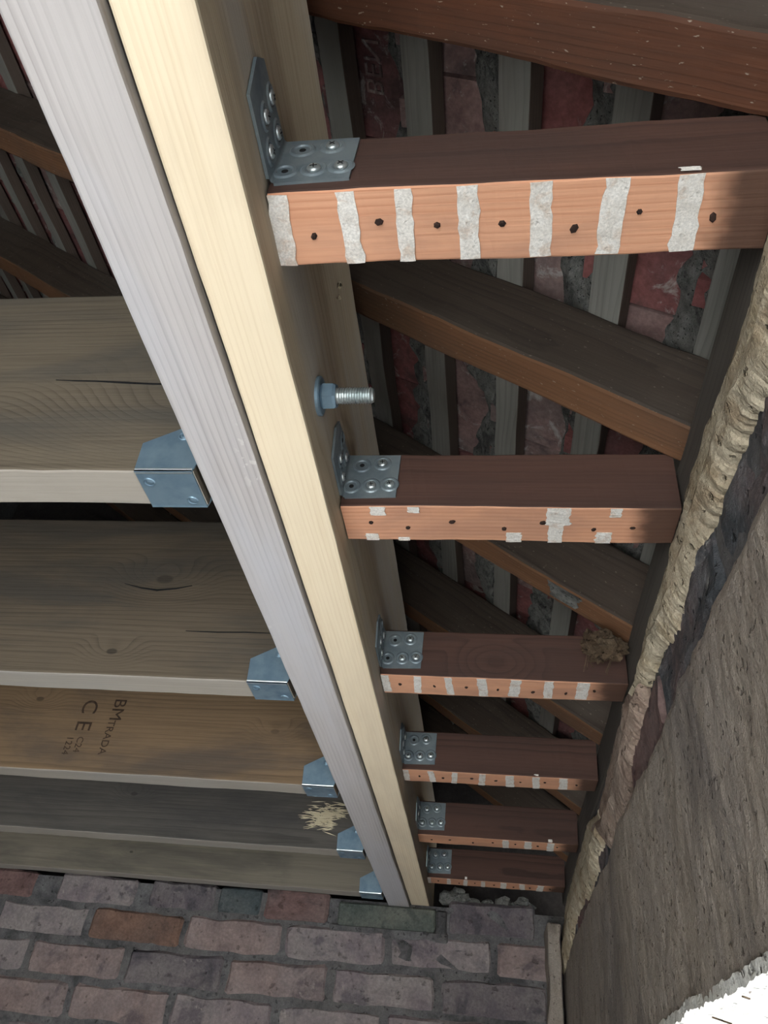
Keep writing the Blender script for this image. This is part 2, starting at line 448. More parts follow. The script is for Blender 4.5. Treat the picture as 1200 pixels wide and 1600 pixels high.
# ------------------------------------------------------------------ floor, yard, shell
def slab(name, lo, hi, mat, kind='structure', parent=None):
    bm = bmesh.new()
    a, b = P(*lo), P(*hi)
    c = Vector(((a.x + b.x) / 2, (a.y + b.y) / 2, min(a.z, b.z)))
    box_bm(bm, a - c, b - c)
    o = link(name, from_bm(bm, name), mat, parent, loc=c)
    if kind: o['kind'] = kind
    return o

tag(slab('floor', (XL - 0.6, YF - 0.02, ZF - 0.25), (XW + 0.64, YB + 0.6, ZF), M['concrete']), 'pale concrete floor of the outbuilding')
tag(slab('ground', (-60, -60, ZF - 0.6), (60, 60, ZF - 0.25), M['gravel']), 'pale gravel yard around the outbuilding')
tag(slab('wall_left', (XL - 0.6, YF, ZF), (XL, YB + 0.6, RA1 - RT * XL + 0.25), M['render']), 'grey rendered left wall')

def gable(name, y0, y1, zlow, mat, x0=XL - 0.6, x1=XW + 0.6):
    pts = [P(x0, y0, zlow), P(x1, y0, zlow), P(x1, y0, RA1 + 0.06 - RT * x1), P(x0, y0, RA1 + 0.06 - RT * x0)]
    c = P((x0 + x1) / 2, y0, zlow)
    bm = bmesh.new()
    extrude_poly(bm, [p - c for p in pts], Vector((0, (y1 - y0) * S, 0)))
    o = link(name, from_bm(bm, name), mat, loc=c)
    o['kind'] = 'structure'
    return o
tag(gable('wall_front_blocker', YF - 0.3, YF, 0.55, M['render']), 'unseen grey front wall above the doorway, set low to cut daylight')  # unseen header brought down so light falls off towards the far wall
tag(slab('wall_jamb_blocker', (XL - 0.6, YF - 0.3, ZF), (-2.1, YF, 0.55), M['render']), 'unseen grey jamb added beside the doorway to cut daylight')  # unseen jamb added to narrow the daylight from the yard
tag(gable('wall_gable', YB + 0.42, YB + 0.6, 1.0, M['void_shade']), 'gable set back above the brick wall, coloured dark as the shaded void')

# ------------------------------------------------------------------ far brick wall
wall_back = slab('wall_back', (XL, YB + 0.012, ZF), (XW + 0.25, YB + 0.6, 1.0), M['mortar'])
tag(wall_back, 'old brick wall under the far end of the beam')
rng = random.Random(4)
brick_meshes = [rough_block('brick', 0.57 * S, 0.24 * S, 0.170 * S, k, rad=0.007, amp=0.0042) for k in range(7)]
half_mesh = [rough_block('half_brick', 0.27 * S, 0.24 * S, 0.168 * S, 30 + k, rad=0.005, amp=0.0026, nx=3) for k in range(3)]
SHOW = {(1, -2.35): 2}
COURSE = 0.195
def put_brick(x0, x1, zc, kind, parent=wall_back, dz=None, prot=0.0):
    w = x1 - x0
    me = brick_meshes[rng.randrange(7)] if w > 0.4 else half_mesh[rng.randrange(3)]
    base = 0.57 if w > 0.4 else 0.27
    o = link('brick', me, M['brick_%d' % kind], parent)
    o.location = P((x0 + x1) / 2, YB + 0.12 - prot + rng.uniform(-0.008, 0.008), zc) - parent.location
    o.rotation_euler = (rng.uniform(-0.012, 0.012), rng.uniform(-0.012, 0.012), math.pi * rng.randrange(2) + rng.uniform(-0.01, 0.01))
    o.scale = (w / base, 1, (dz or 0.168) / 0.168)
    return o
row_z0 = 0.762                       # middle of the course that holds the orange brick
r = 0
z = row_z0
while z > ZF + 0.05:
    x = -1.772 + (0.0 if r % 2 == 0 else 0.285) + rng.uniform(-0.02, 0.02)
    xs = [x - 0.597 * k for k in range(-5, 7)]
    for x1 in xs:
        x0 = x1 - 0.597 + 0.03
        if x1 < XL + 0.02 or x0 > XW - 0.04: continue
        x0c, x1c = max(x0, XL + 0.01), min(x1, XW - 0.005)
        if x1c - x0c < 0.12: continue
        k = rng.choice([0, 0, 1, 1, 1, 5, 0, 3])
        if r == 0 and abs(x1 + 1.772) < 0.05: k = 2
        if r == 0 and abs(x1 + 1.175) < 0.05: k = 0
        put_brick(x0c, x1c, z, k)
    z -= COURSE; r += 1
# top course, broken and repaired
for (x0, x1, k, dz) in ((-4.48, -3.96, 5, .15), (-3.93, -3.36, 1, .15), (-3.33, -2.78, 3, .15), (-2.62, -2.12, 1, .15), (-2.03, -1.62, 5, .15), (-1.60, -1.34, 4, .14), (-1.31, -0.93, 3, .16), (-0.24, 0.25, 5, .18)):
    put_brick(x0, x1, 0.945 if x0 < -0.5 else 0.95, k, dz=dz, prot=0.01 if k == 3 else 0.0)
bm = bmesh.new()
pad_c = P(-0.59, YB + 0.1, 0.86)
pad = link('padstone', rough_block('padstone', 0.56 * S, 0.3 * S, 0.118 * S, 77, rad=0.004, amp=0.0014), M['padstone'], loc=P(-0.59, YB + 0.12, 0.92))
tag(pad, 'grey-green stone block bedded in mortar under the end of the double beam', 'padstone')
bm = bmesh.new()
bed = link('mortar_bed', rough_block('mortar_bed', 0.68 * S, 0.24 * S, 0.055 * S, 78, rad=0.004, amp=0.002), M['mortar'], pad)
bed.location = P(-0.575, YB + 0.115, 0.842) - pad.location
sd = link('mortar_bed', rough_block('mortar_bed_side', 0.06 * S, 0.24 * S, 0.15 * S, 79, rad=0.004, amp=0.002, nx=2), M['mortar'], pad)
sd.location = P(-0.275, YB + 0.115, 0.905) - pad.location

# mortar crumbs left on the wall head under the last joist
crumbs = [(-0.24, 1.06, .05), (-0.17, 1.055, .045), (-0.10, 1.045, .03), (-0.02, 1.05, .026), (0.07, 1.06, .04), (0.13, 1.05, .022), (0.18, 1.065, .035), (0.23, 1.045, .02), (-0.19, 1.10, .03)]
for i, (x, zz, rr) in enumerate(crumbs):
    o = link('mortar_lump', lump('mortar_lump', rr * S, 50 + i, 0.5, 2, (1.25, 1.0, 0.75)), M['torching'], loc=P(x, YB + 0.06, zz))
    tag(o, 'grey mortar crumb on the brick wall head below the farthest old joist', 'mortar', 'mortar crumbs on the far wall head')

# ------------------------------------------------------------------ right wall
wr_c = P(XW + 0.3, YF, ZF)
bm = bmesh.new()
OY0, OY1, OZ0, OZ1 = -0.4, 2.6, -0.75, 0.226      # assumed window opening, sized for the light it admits
def wbox(y0, y1, z0, z1, x0=XW + 0.025, x1=XW + 0.62):
    box_bm(bm, P(x0, y0, z0) - wr_c, P(x1, y1, z1) - wr_c)
wbox(YF, OY0, ZF, 1.06); wbox(OY1, YB + 0.012, ZF, 1.06); wbox(OY0, OY1, ZF, OZ0); wbox(OY0, OY1, OZ1 + 0.03, 1.06)
wall_right = link('wall_right', from_bm(bm, 'wall_right'), M['mortar'], loc=wr_c)
tag(wall_right, 'brown plastered right wall with a broken top edge', kind='structure')

def top_edge(y):        # ragged upper edge of the plaster coat
    p = Vector((y * 2.1, 3.7, 0))
    return 0.782 + 0.022 * noise.noise(p) + 0.012 * noise.noise(p * 3.1) + 0.008 * noise.noise(p * 9)
def low_edge(y):
    p = Vector((y * 3.0, 9.1, 0))
    return OZ1 + 0.010 * noise.noise(p) + 0.006 * noise.noise(p * 4) + 0.006 * noise.noise(p * 11) + 0.005 * noise.noise(p * 31)

def plaster_sheet(name, y0, y1, zl, zh, ny, nz, thick=0.03, amp=0.010, mat=None):
    """plaster coat: displaced front skin with edges returned to the masonry"""
    V, F = [], []
    c = P(XW, y0, (zl(y0)))
    for i in range(ny + 1):
        y = y0 + (y1 - y0) * i / ny
        a, b = zl(y), zh(y)
        for j in range(nz + 1):
            zz = a + (b - a) * j / nz
            p = Vector((y * 2.3, zz * 2.3, 1.7))
            d = amp * noise.noise(p) + amp * 0.5 * noise.noise(p * 3.3) + amp * 0.28 * noise.noise(Vector((y * 40, zz * 18, 2)))
            edge = 0.006 * max(0, 1 - (nz - j) / 2.0)
            V.append(P(XW + d + edge, y, zz) - c)
        V.append(P(XW + thick, y, b) - c); V.append(P(XW + thick, y, a) - c)
    n = nz + 3
    for i in range(ny):
        for j in range(n):
            k = (j + 1) % n
            F.append((i * n + j, i * n + k, (i + 1) * n + k, (i + 1) * n + j))
    me = mesh(name, V, F)
    b2 = bmesh.new(); b2.from_mesh(me); bmesh.ops.recalc_face_normals(b2, faces=b2.faces); b2.to_mesh(me); b2.free()
    o = link(name, me, mat or M['plaster'], wall_right)
    o.location = c - wall_right.location
    return o
plaster_sheet('plaster_coat', OY0, OY1, low_edge, top_edge, 190, 44)
plaster_sheet('plaster_coat', OY1, YB - 0.005, lambda y: ZF, top_edge, 110, 70)
plaster_sheet('plaster_coat', YF, OY0, lambda y: ZF, top_edge, 20, 40)
plaster_sheet('plaster_coat', OY0, OY1, lambda y: ZF, lambda y: OZ0, 20, 20)
# rough plastered soffit of the assumed window, added to make the bright corner
V, F = [], []
c0 = P(XW, OY0, OZ1)
ny, nx = 260, 26
for i in range(ny + 1):
    y = OY0 + (OY1 - OY0) * i / ny
    for j in range(nx + 1):
        x = XW + 0.001 + 0.6 * (j / nx) ** 1.4
        p = Vector((x * 9, y * 9, 0))
        t = min(1, j / 10)
        V.append(P(x, y, (low_edge(y) * (1 - t) + (OZ1 + 0.004) * t) + (0.010 * noise.noise(p) + 0.008 * noise.noise(p * 2.6) + 0.006 * noise.noise(p * 6.5)) * t - 0.004) - c0)
for i in range(ny):
    for j in range(nx):
        a = i * (nx + 1) + j
        F.append((a, a + nx + 1, a + nx + 2, a + 1))
me = mesh('reveal_head', V, F)
sol = bmesh.new(); sol.from_mesh(me)
bmesh.ops.recalc_face_normals(sol, faces=sol.faces); sol.to_mesh(me); sol.free()
rv = link('reveal_head', me, M['limewash'], wall_right); rv.location = c0 - wall_right.location
mod = rv.modifiers.new('thickness', 'SOLIDIFY'); mod.thickness = 0.008; mod.offset = -1.0
# straw and chips clinging to the reveal edge
for i in range(4):
    y = rng.uniform(1.2, 2.3); x = XW + rng.uniform(0.0, 0.10)
    L = rng.uniform(0.015, 0.045) * S
    bm = bmesh.new()
    box_bm(bm, (-L / 2, -0.0007, -0.0005), (L / 2, 0.0007, 0.0005))
    o = link('straw', from_bm(bm, 'straw'), M['clump'], wall_right)
    o.location = P(x, y, OZ1 - 0.012) - wall_right.location
    o.rotation_euler = (rng.uniform(-.5, .5), rng.uniform(-.5, .5), rng.uniform(0, 3.1))

# exposed sooty brick band above the plaster
soot = [rough_block('sooty_brick', 0.56 * S, 0.2 * S, 0.17 * S, 90 + k, rad=0.006, amp=0.005, nx=8, nz=4) for k in range(4)]
y = YF + 0.05
i = 0
while y < YB - 0.1:
    w = 0.58 if y + 0.58 < YB else YB - y - 0.01
    for zc, off in ((0.86, 0.0), (0.67, 0.29)):
        if zc < 0.8: continue
        o = link('brick', soot[i % 4], M['soot_brick'] if i % 3 else M['brick_3'], wall_right)
        o.location = P(XW + 0.115 + rng.uniform(-0.006, 0.006), y + w / 2, zc) - wall_right.location
        o.rotation_euler = (0, rng.uniform(-.02, .02), math.pi / 2 + rng.uniform(-.01, .01)); o.scale = (w / 0.585, 1, 1)
    y += 0.59; i += 1

# broken plaster ridge at old ceiling level
def ridge_strip(name, y0, y1, ny, bottom, top, proud, seed, mat):
    prof = [(0.10, 0.0, 1), (0.02, 0.0, 1), (0.0, 0.02, 1), (-0.006, 0.10, .9), (-0.008, 0.22, .7), (-0.004, 0.32, .5), (0.004, 0.38, .5), (0.006, 0.42, .5), (-0.010, 0.47, .6), (-0.020, 0.56, .8), (-0.024, 0.68, 1),
            (-0.018, 0.80, 1), (-0.010, 0.90, 1), (0.0, 0.97, 1), (0.02, 1.0, 1), (0.10, 1.0, 1)]
    V, F = [], []
    c = P(XW, y0, 1.0)
    n = len(prof)
    for i in range(ny + 1):
        y = y0 + (y1 - y0) * i / ny
        zt, zb = top(y), bottom(y)
        q = Vector((y * 7 + seed, seed, 0))
        wob_b = 0.012 * noise.noise(q * 2.0) + 0.012 * noise.noise(q * 5.3) + 0.010 * noise.noise(q * 13) + 0.006 * noise.noise(q * 29)
        wob_t = 0.010 * noise.noise(q * 1.1 + Vector((0, 4, 0))) + 0.006 * noise.noise(q * 6.1) + 0.004 * noise.noise(q * 17)
        for (px, f, k) in prof:
            zz = zt + (zb - zt) * f + wob_b * max(0.0, (f - 0.6) / 0.4) + wob_t * max(0.0, (0.35 - f) / 0.35)
            p = Vector((y * 5, zz * 22, seed))
            d = 0.006 * noise.noise(p) + 0.006 * noise.noise(p * 2.3) + 0.0035 * noise.noise(Vector((y * 22, zz * 50, seed)))
            V.append(P(XW + 0.012 + px * proud + d * k, y, zz + 0.004 * noise.noise(p * 3 + Vector((9, 0, 0)))) - c)
    for i in range(ny):
        for j in range(n):
            k = (j + 1) % n
            F.append((i * n + j, i * n + k, (i + 1) * n + k, (i + 1) * n + j))
    F.append(tuple(range(n))); F.append(tuple(reversed([ny * n + k for k in range(n)])))
    me = mesh(name, V, F)
    b2 = bmesh.new(); b2.from_mesh(me); bmesh.ops.recalc_face_normals(b2, faces=b2.faces); b2.to_mesh(me); b2.free()
    o = link(name, me, mat, wall_right); o.location = c - wall_right.location
    return o
def lerp_tab(tab):
    def f(y):
        for (a, va), (b, vb) in zip(tab, tab[1:]):
            if y <= b:
                t = max(0, min(1, (y - a) / (b - a))); t = t * t * (3 - 2 * t)
                return va + (vb - va) * t
        return tab[-1][1]
    return f
ridge_strip('plaster_ridge', 0.2, 2.05, 230, lerp_tab([(0.2, .89), (0.8, .90), (1.03, .94), (1.15, .925), (1.35, .92), (1.6, .91), (1.75, .96), (2.05, .97)]),
            lerp_tab([(0.2, 1.09), (1.0, 1.085), (1.2, 1.11), (1.35, 1.09), (1.7, 1.085), (2.05, 1.06)]), 1.0, 3.1, M['ridge'])
ridge_strip('plaster_ridge', 1.95, 3.1, 150, lerp_tab([(1.95, .93), (2.2, .90), (2.45, .80), (2.8, .80), (3.1, .92)]),
            lerp_tab([(1.95, 1.03), (2.3, 1.075), (2.6, 1.05), (3.1, .99)]), 1.15, 8.4, M['ridge_pink'])
ridge_strip('plaster_ridge', 3.0, 4.86, 180, lerp_tab([(3.0, .86), (3.4, .80), (4.2, .82), (4.5, .72), (4.86, .68)]),
            lerp_tab([(3.0, 1.0), (3.4, 1.06), (4.0, 1.045), (4.4, 1.03), (4.86, .96)]), 1.3, 5.7, M['ridge'])
# thin plaster return left in the far corner
o = link('plaster_return', rough_block('plaster_return', 0.07 * S, 0.26 * S, 3.60 * S, 61, rad=0.003, amp=0.005, nx=2, nz=40), M['plaster'], wall_right)
o.location = P(0.332, YB - 0.11, -0.88) - wall_right.location
# wall plate carrying the rafters
wp = link('wall_plate', timber('wall_plate', 6.6 * S, 0.25 * S, 0.145 * S, 21), [M['plate'], M['plate']], loc=P(XW + 0.265, YF + 0.1, 1.06), rot=(0, 0, math.pi / 2))
tag(wp, 'grey timber plate along the head of the plastered wall under the rafter feet', 'wall plate')

# ------------------------------------------------------------------ roof: battens, tiles, torching
roof = empty('roof', P(XW + 0.4, YF, RA1 - RT * (XW + 0.4)))
tag(roof, 'underside of the clay tiled roof slope', kind='structure')
cph, sph = math.cos(PH), math.sin(PH)
# local roof frame: origin on rafter tops, +X up the slope (towards -X world), +Y world Y, +Z out of the roof
def roof_pt(xw, y, out=0.0):
    """world point: plan position on the rafter-top plane plus an offset square to the slope (units)"""
    base = P(xw, y, RA1 - RT * xw)
    return base + Vector((sph, 0, cph)) * out * S
def roof_rot(extra=0.0):
    # matrix with columns: along Y, down slope, normal
    ey = Vector((0, 1, 0)); dn = Vector((cph, 0, -sph)); nn = ey.cross(dn) * -1
    nn = Vector((sph, 0, cph))
    ex = dn.cross(nn) * 1.0            # direction completing the frame
    return Matrix((ex, dn, nn)).transposed()
ROT = roof_rot()
EXD = 1 if (ROT @ Vector((1, 0, 0))).y > 0 else -1
GX = 0.2245                              # batten gauge in plan
BX = [-0.449 + GX * k for k in range(-20, 5)]     # upper edge of each batten in plan
LEN = (YB + 0.42 - YF)
TH_B, W_B = 0.052, 0.082
bat_me = [timber('batten', LEN * S, W_B * S, TH_B * S, 200 + k, rad=0.0012, wob=0.0015, seg=70) for k in range(4)]
for me in bat_me: pass
for i, x in enumerate(BX):
    m4 = ROT.to_4x4()
    y0 = YF if EXD > 0 else YB + 0.42
    m4.translation = roof_pt(x, y0) - roof.location
    b = link('batten', bat_me[i % 4], [M['batten_side'], M['batten']], roof, mtx=m4)
    b['label'] = 'grey tile batten'
# tiles
def tile_mesh(seed, marks=False):
    L, W, T = 0.68 * S, 0.422 * S, 0.032 * S
    bm = bmesh.new()
    nx, ny = 5, 6
    for side in (0, 1):
        for i in range(nx + 1):
            for j in range(ny + 1):
                u, v = i / nx - 0.5, j / ny
                camber = -0.006 * S * 4 * (u * u) * 1.2
                d = noise.noise(Vector((u * 5 + seed, v * 6, side * 3 + seed))) * 0.0009
                bm.verts.new((u * W, v * L, side * T + camber + d))
    bm.verts.ensure_lookup_table()
    n = (nx + 1) * (ny + 1)
    idx = lambda s, i, j: bm.verts[s * n + i * (ny + 1) + j]
    for i in range(nx):
        for j in range(ny):
            bm.faces.new((idx(0, i, j), idx(0, i, j + 1), idx(0, i + 1, j + 1), idx(0, i + 1, j)))
            bm.faces.new((idx(1, i, j), idx(1, i + 1, j), idx(1, i + 1, j + 1), idx(1, i, j + 1)))
    for j in range(ny):
        bm.faces.new((idx(0, 0, j), idx(1, 0, j), idx(1, 0, j + 1), idx(0, 0, j + 1)))
        bm.faces.new((idx(0, nx, j), idx(0, nx, j + 1), idx(1, nx, j + 1), idx(1, nx, j)))
    for i in range(nx):
        bm.faces.new((idx(0, i, 0), idx(0, i + 1, 0), idx(1, i + 1, 0), idx(1, i, 0)))
        bm.faces.new((idx(0, i, ny), idx(1, i, ny), idx(1, i + 1, ny), idx(0, i + 1, ny)))
    for sx in (-0.12, 0.12):             # two nibs hooked over the batten
        box_bm(bm, ((sx - 0.035) * S, 0.004 * S, -0.035 * S), ((sx + 0.035) * S, 0.04 * S, 0.01 * S))
    return from_bm(bm, 'tile')
tms = [tile_mesh(k * 3.3) for k in range(5)]
TW = 0.43
ROTT = ROT.to_4x4() @ Matrix.Rotation(math.atan(0.034 / 0.276), 4, 'X')
far_bm = bmesh.new()
tile_near = None
for i, x in enumerate(BX):
    y = YF + (0.0 if i % 2 else -TW / 2)
    while y < YB + 0.4:
        yc = y + TW / 2
        m4 = ROTT @ Matrix.Rotation(rng.uniform(-0.012, 0.012), 4, 'Y')
        m4.translation = roof_pt(x - 0.045 * cph, yc, TH_B + 0.004 + rng.uniform(0, 0.006)) - roof.location
        seen = x > -2.95 and yc > 0.2
        if seen:
            t = link('tile', tms[rng.randrange(5)], M['tile'] if rng.random() < 0.68 else M['tile_b'], roof, mtx=m4)
            if abs(x + 0.449) < 0.01 and 0.55 < yc < 0.98: tile_near = t
        else:
            tmp = bmesh.new(); tmp.from_mesh(tms[0]); tmp.transform(m4)
            mtmp = bpy.data.meshes.new('t'); tmp.to_mesh(mtmp); tmp.free()
            far_bm.from_mesh(mtmp); bpy.data.meshes.remove(mtmp)
        y += TW
o = link('tiles', from_bm(far_bm, 'tiles'), M['tile'], roof); o['kind'] = 'stuff'
# torching: lumpy mortar fillet along the upper side of each batten
def torch_mesh(seed, miss):
    n = 300
    prof = [(0.002, 0.0), (-0.02, 0.008), (-0.05, 0.022), (-0.08, 0.038), (-0.11, 0.055), (-0.135, 0.074), (-0.145, 0.10), (0.002, 0.095)]
    V, F = [], []
    k = len(prof)
    for i in range(n + 1):
        y = LEN * i / n
        p = Vector((y * 4 + seed * 11, seed, 0))
        g = 0.85 + 0.45 * noise.noise(p) + 0.35 * noise.noise(p * 3.1)
        g = max(0.0 if noise.noise(Vector((y * 1.3, seed * 5, 2))) < miss else 0.25, min(1.15, g))
        for (a, h) in prof:
            d = noise.noise_vector(Vector((y * 22, a * 30 + seed, h * 40))) * 0.014 + noise.noise_vector(Vector((y * 60, a * 70, h * 90 + seed))) * 0.009
            V.append(Vector(((y if EXD > 0 else y) * S, (a * g + d.y * g - 0.002) * S, (0.088 + (h - 0.088) * g + d.z * g) * S)))
    for i in range(n):
        for j in range(k):
            q = (j + 1) % k
            F.append((i * k + j, i * k + q, (i + 1) * k + q, (i + 1) * k + j))
    me = mesh('torching', V, F)
    b2 = bmesh.new(); b2.from_mesh(me); bmesh.ops.recalc_face_normals(b2, faces=b2.faces); b2.to_mesh(me); b2.free()
    return me
tq = [torch_mesh(k + 1.5, -0.22) for k in range(5)]
for i, x in enumerate(BX):
    if x < -2.9: continue
    m4 = ROT.to_4x4()
    m4.translation = roof_pt(x, YF if EXD > 0 else YB + 0.42) - roof.location
    o = link('mortar_torching', tq[i % 5], M['torching'], roof, mtx=m4)

# ------------------------------------------------------------------ the double beam
def beam_piece(name, x0, x1, zlow, depth, mats, seed, label):
    w = x1 - x0
    o = link(name, timber(name, (YB + 0.34 - YF) * S, w * S, depth * S, seed, rad=0.0022, wob=0.0007, seg=120), mats,
             loc=P(x1, YF, zlow), rot=(0, 0, math.pi / 2))
    return tag(o, label, 'beam', 'timbers of the bolted double beam')
grey = beam_piece('beam', XG, -0.4605, 0.982, 0.60, [M['beam_grey_side'], M['beam_grey']], 31, 'grey weathered half of the double beam, on the side of the joist hangers')
yell = beam_piece('beam', -0.4575, XS, 1.0, 0.60, [M['beam_side'], M['beam_yellow']], 37, 'pale yellow half of the double beam, on the side of the angle brackets')

# ------------------------------------------------------------------ left joists and hangers
jl_label = ['nearest brown joist on a hanger, with a long crack and swirling grain', 'second nearest hung joist, broad brown face with two knots',
            'orange-brown hung joist with faded ink stamp letters', 'dark grey hung joist with a torn splintered patch near its hanger',
            'pale farthest hung joist lying against the brick wall']
TJ = 0.108
left_joists = []
for i, y in enumerate(JL):
    L = (XG - 0.012 - XL)
    me = timber('floor_joist', L * S, TJ * S, 0.60 * S, 300 + i, rad=0.0025, wob=0.0010, seg=60)
    # local X must run towards -X world: rotate half a turn about Z, thickness then runs to -Y
    o = link('floor_joist', me, [M['joist_left_%d' % i], M['joist_under']], loc=P(XG - 0.012, y + TJ, 0.985), rot=(0, 0, math.pi))
    tag(o, jl_label[i], 'joist', 'joists hung on the left of the beam')
    left_joists.append(o)

def hanger(i, y):
    root = empty('joist_hanger', P(-0.66, y + TJ / 2, 0.98))
    c = root.location
    t = 0.0035
    bm = bmesh.new()
    xr, xl = -0.600, -0.722
    sh = [(xl, 0.980), (xr, 0.980), (XG - 0.003, 1.02), (XG - 0.003, 1.128), (-0.652, 1.100), (-0.726, 1.058)]
    z0 = 0.985
    # near cheek, far cheek, seat
    for yy, off in ((y - t, t * 0.99), (y + TJ + 0.0002, t * 0.99)):
        extrude_poly(bm, [P(a, yy, b) - c for a, b in sh], Vector((0, off * S, 0)))
    extrude_poly(bm, [P(xl, y - t, z0 - t - 0.001) - c, P(xr, y - t, z0 - t - 0.001) - c, P(xr, y + TJ + t, z0 - t - 0.001) - c, P(xl, y + TJ + t, z0 - t - 0.001) - c], Vector((0, 0, t * S)))
    # rounded fold along the lower near edge
    rr = 0.0075
    cy, cz = y - t + rr, z0 - t - 0.001 + rr
    seg = 8
    st = link('stirrup', from_bm(bm, 'stirrup'), M['steel'], root)
    bm = bmesh.new()
    ring = []
    for xx in (xl, xr):
        ring.append([bm.verts.new(P(xx, cy - rr * 1.12 * math.sin(math.pi / 2 * k / seg), cz - rr * 1.12 * math.cos(math.pi / 2 * k / seg)) - c) for k in range(seg + 1)])
    for k in range(seg):
        bm.faces.new((ring[0][k], ring[1][k], ring[1][k + 1], ring[0][k + 1]))
    fe = link('folded_edge', from_bm(bm, 'folded_edge', True), M['zinc'], root)  # brighter zinc than the stirrup paints a highlight along the fold
    fe['label'] = 'folded edge in brighter zinc as a painted highlight'
    # pressed dimples / nail heads
    def dim(p, axis, rad=0.011):
        b2 = bmesh.new()
        lathe_bm(b2, [(0, 0.0022 * S), (rad * 0.62 * S, 0.0018 * S), (rad * 0.72 * S, 0.0006 * S), (rad * 0.86 * S, 0.0008 * S), (rad * S, 0.004 * S), (rad * 1.12 * S, 0.0)], 18)
        o = link('nail_dimple', from_bm(b2, 'nail_dimple', True), M['steel'], root)
        o.location = p - c
        o.rotation_euler = axis
    down = (math.pi, 0, 0); near = (math.pi / 2, 0, 0)
    dim(P(-0.700, y + 0.03, z0 - t - 0.001), down); dim(P(-0.625, y + 0.088, z0 - t - 0.001), down); dim(P(-0.640, y - t, 1.078), near)
    return root
hl = ['galvanised joist hanger nearest the camera, on the brown joist', 'galvanised hanger on the second nearest joist with two knots', 'galvanised hanger on the orange-brown stamped joist',
      'galvanised hanger just below the splintered patch', 'galvanised hanger nearest the brick wall and padstone']
for i, y in enumerate(JL):
    tag(hanger(i, y), hl[i], 'joist hanger', 'hangers on the left of the beam')

# torn fibres on the fourth joist
j4 = left_joists[3]
for k in range(230):
    gx, gz = rng.gauss(0, 0.05), rng.gauss(0, 0.030)
    if abs(gx) > 0.12 or abs(gz) > 0.075 or (gx > 0.03 and gz < -0.02 + gx * 0.5): continue
    L = rng.uniform(0.02, 0.08) * S; w = rng.uniform(0.0012, 0.0032) * S
    bm = bmesh.new()
    pts = [(-L / 2, -w * .3, 0), (0, -w, 0), (L / 2, 0, 0), (0, w, 0)]
    extrude_poly(bm, [Vector(p) for p in pts], Vector((0, 0, 0.0025 * S)))
    o = link('torn_fibre', from_bm(bm, 'torn_fibre'), M['splinter'], j4)
    wp_ = P(-0.785 + gx, JL[3] - 0.004 - rng.uniform(0, 0.012), 1.125 + gz)
    o.matrix_local = j4.matrix_basis.inverted() @ (Matrix.Translation(wp_) @ Euler((math.pi / 2 + rng.uniform(-.3, .3), rng.uniform(-.25, .25), 0)).to_matrix().to_4x4() @ Matrix.Rotation(rng.gauss(-.05, .12), 4, 'Z') @ Matrix.Rotation(rng.uniform(-.12, .12), 4, 'Y'))

for k in range(7):
    bm = bmesh.new()
    L, w = rng.uniform(0.02, 0.045) * S, rng.uniform(0.002, 0.005) * S
    extrude_poly(bm, [Vector((-L / 2, -w * .3, 0)), Vector((0, -w, 0)), Vector((L / 2, 0, 0)), Vector((0, w, 0))], Vector((0, 0, 0.002 * S)))
    o = link('torn_fibre', from_bm(bm, 'torn_fibre'), M['splinter'], yell)
    o.matrix_local = yell.matrix_basis.inverted() @ Matrix.Translation(P(XS + 0.004, 1.014 + rng.uniform(-.015, .015), 1.437 + rng.uniform(-.02, .02))) @ Matrix.Rotation(math.pi / 2, 4, 'Z') @ Matrix.Rotation(math.pi / 2, 4, 'X') @ Matrix.Rotation(rng.uniform(.5, 1.1), 4, 'Z')
def crack(j, y, pts, w=0.004):
    V = []
    for k, (x, zz) in enumerate(pts):
        t = k / (len(pts) - 1); ww = w * math.sin(math.pi * min(max(t, 0.04), 0.96)) + 0.0006
        V.append((x, zz, ww))
    bm = bmesh.new()
    up = [P(x, y - 0.0018, zz + ww / 2) for x, zz, ww in V]; dn = [P(x, y - 0.0018, zz - ww / 2) for x, zz, ww in V]
    extrude_poly(bm, up + dn[::-1], Vector((0, 0.006 * S, 0)))
    bmesh.ops.transform(bm, matrix=j.matrix_basis.inverted(), verts=bm.verts)
    link('drying_crack', from_bm(bm, 'drying_crack'), M['slot'], j)
crack(left_joists[0], JL[0], [(-1.0, 1.262), (-0.9, 1.256), (-0.83, 1.25), (-0.76, 1.244), (-0.60, 1.238)], 0.004)
crack(left_joists[1], JL[1], [(-1.214, 1.318), (-1.15, 1.302), (-1.094, 1.295), (-1.03, 1.303), (-0.979, 1.316)], 0.006)
crack(left_joists[1], JL[1], [(-0.956, 1.147), (-0.85, 1.146), (-0.76, 1.149), (-0.65, 1.148)], 0.004)

def text_mesh(body, size, extrude=0.0002):
    cu = bpy.data.curves.new('lettering', 'FONT')
    cu.body = body; cu.size = size; cu.extrude = extrude; cu.align_x = 'LEFT'
    o = bpy.data.objects.new('lettering', cu)
    COL.objects.link(o)
    dg = bpy.context.evaluated_depsgraph_get()
    me = bpy.data.meshes.new_from_object(o.evaluated_get(dg))
    bpy.data.objects.remove(o)
    return me
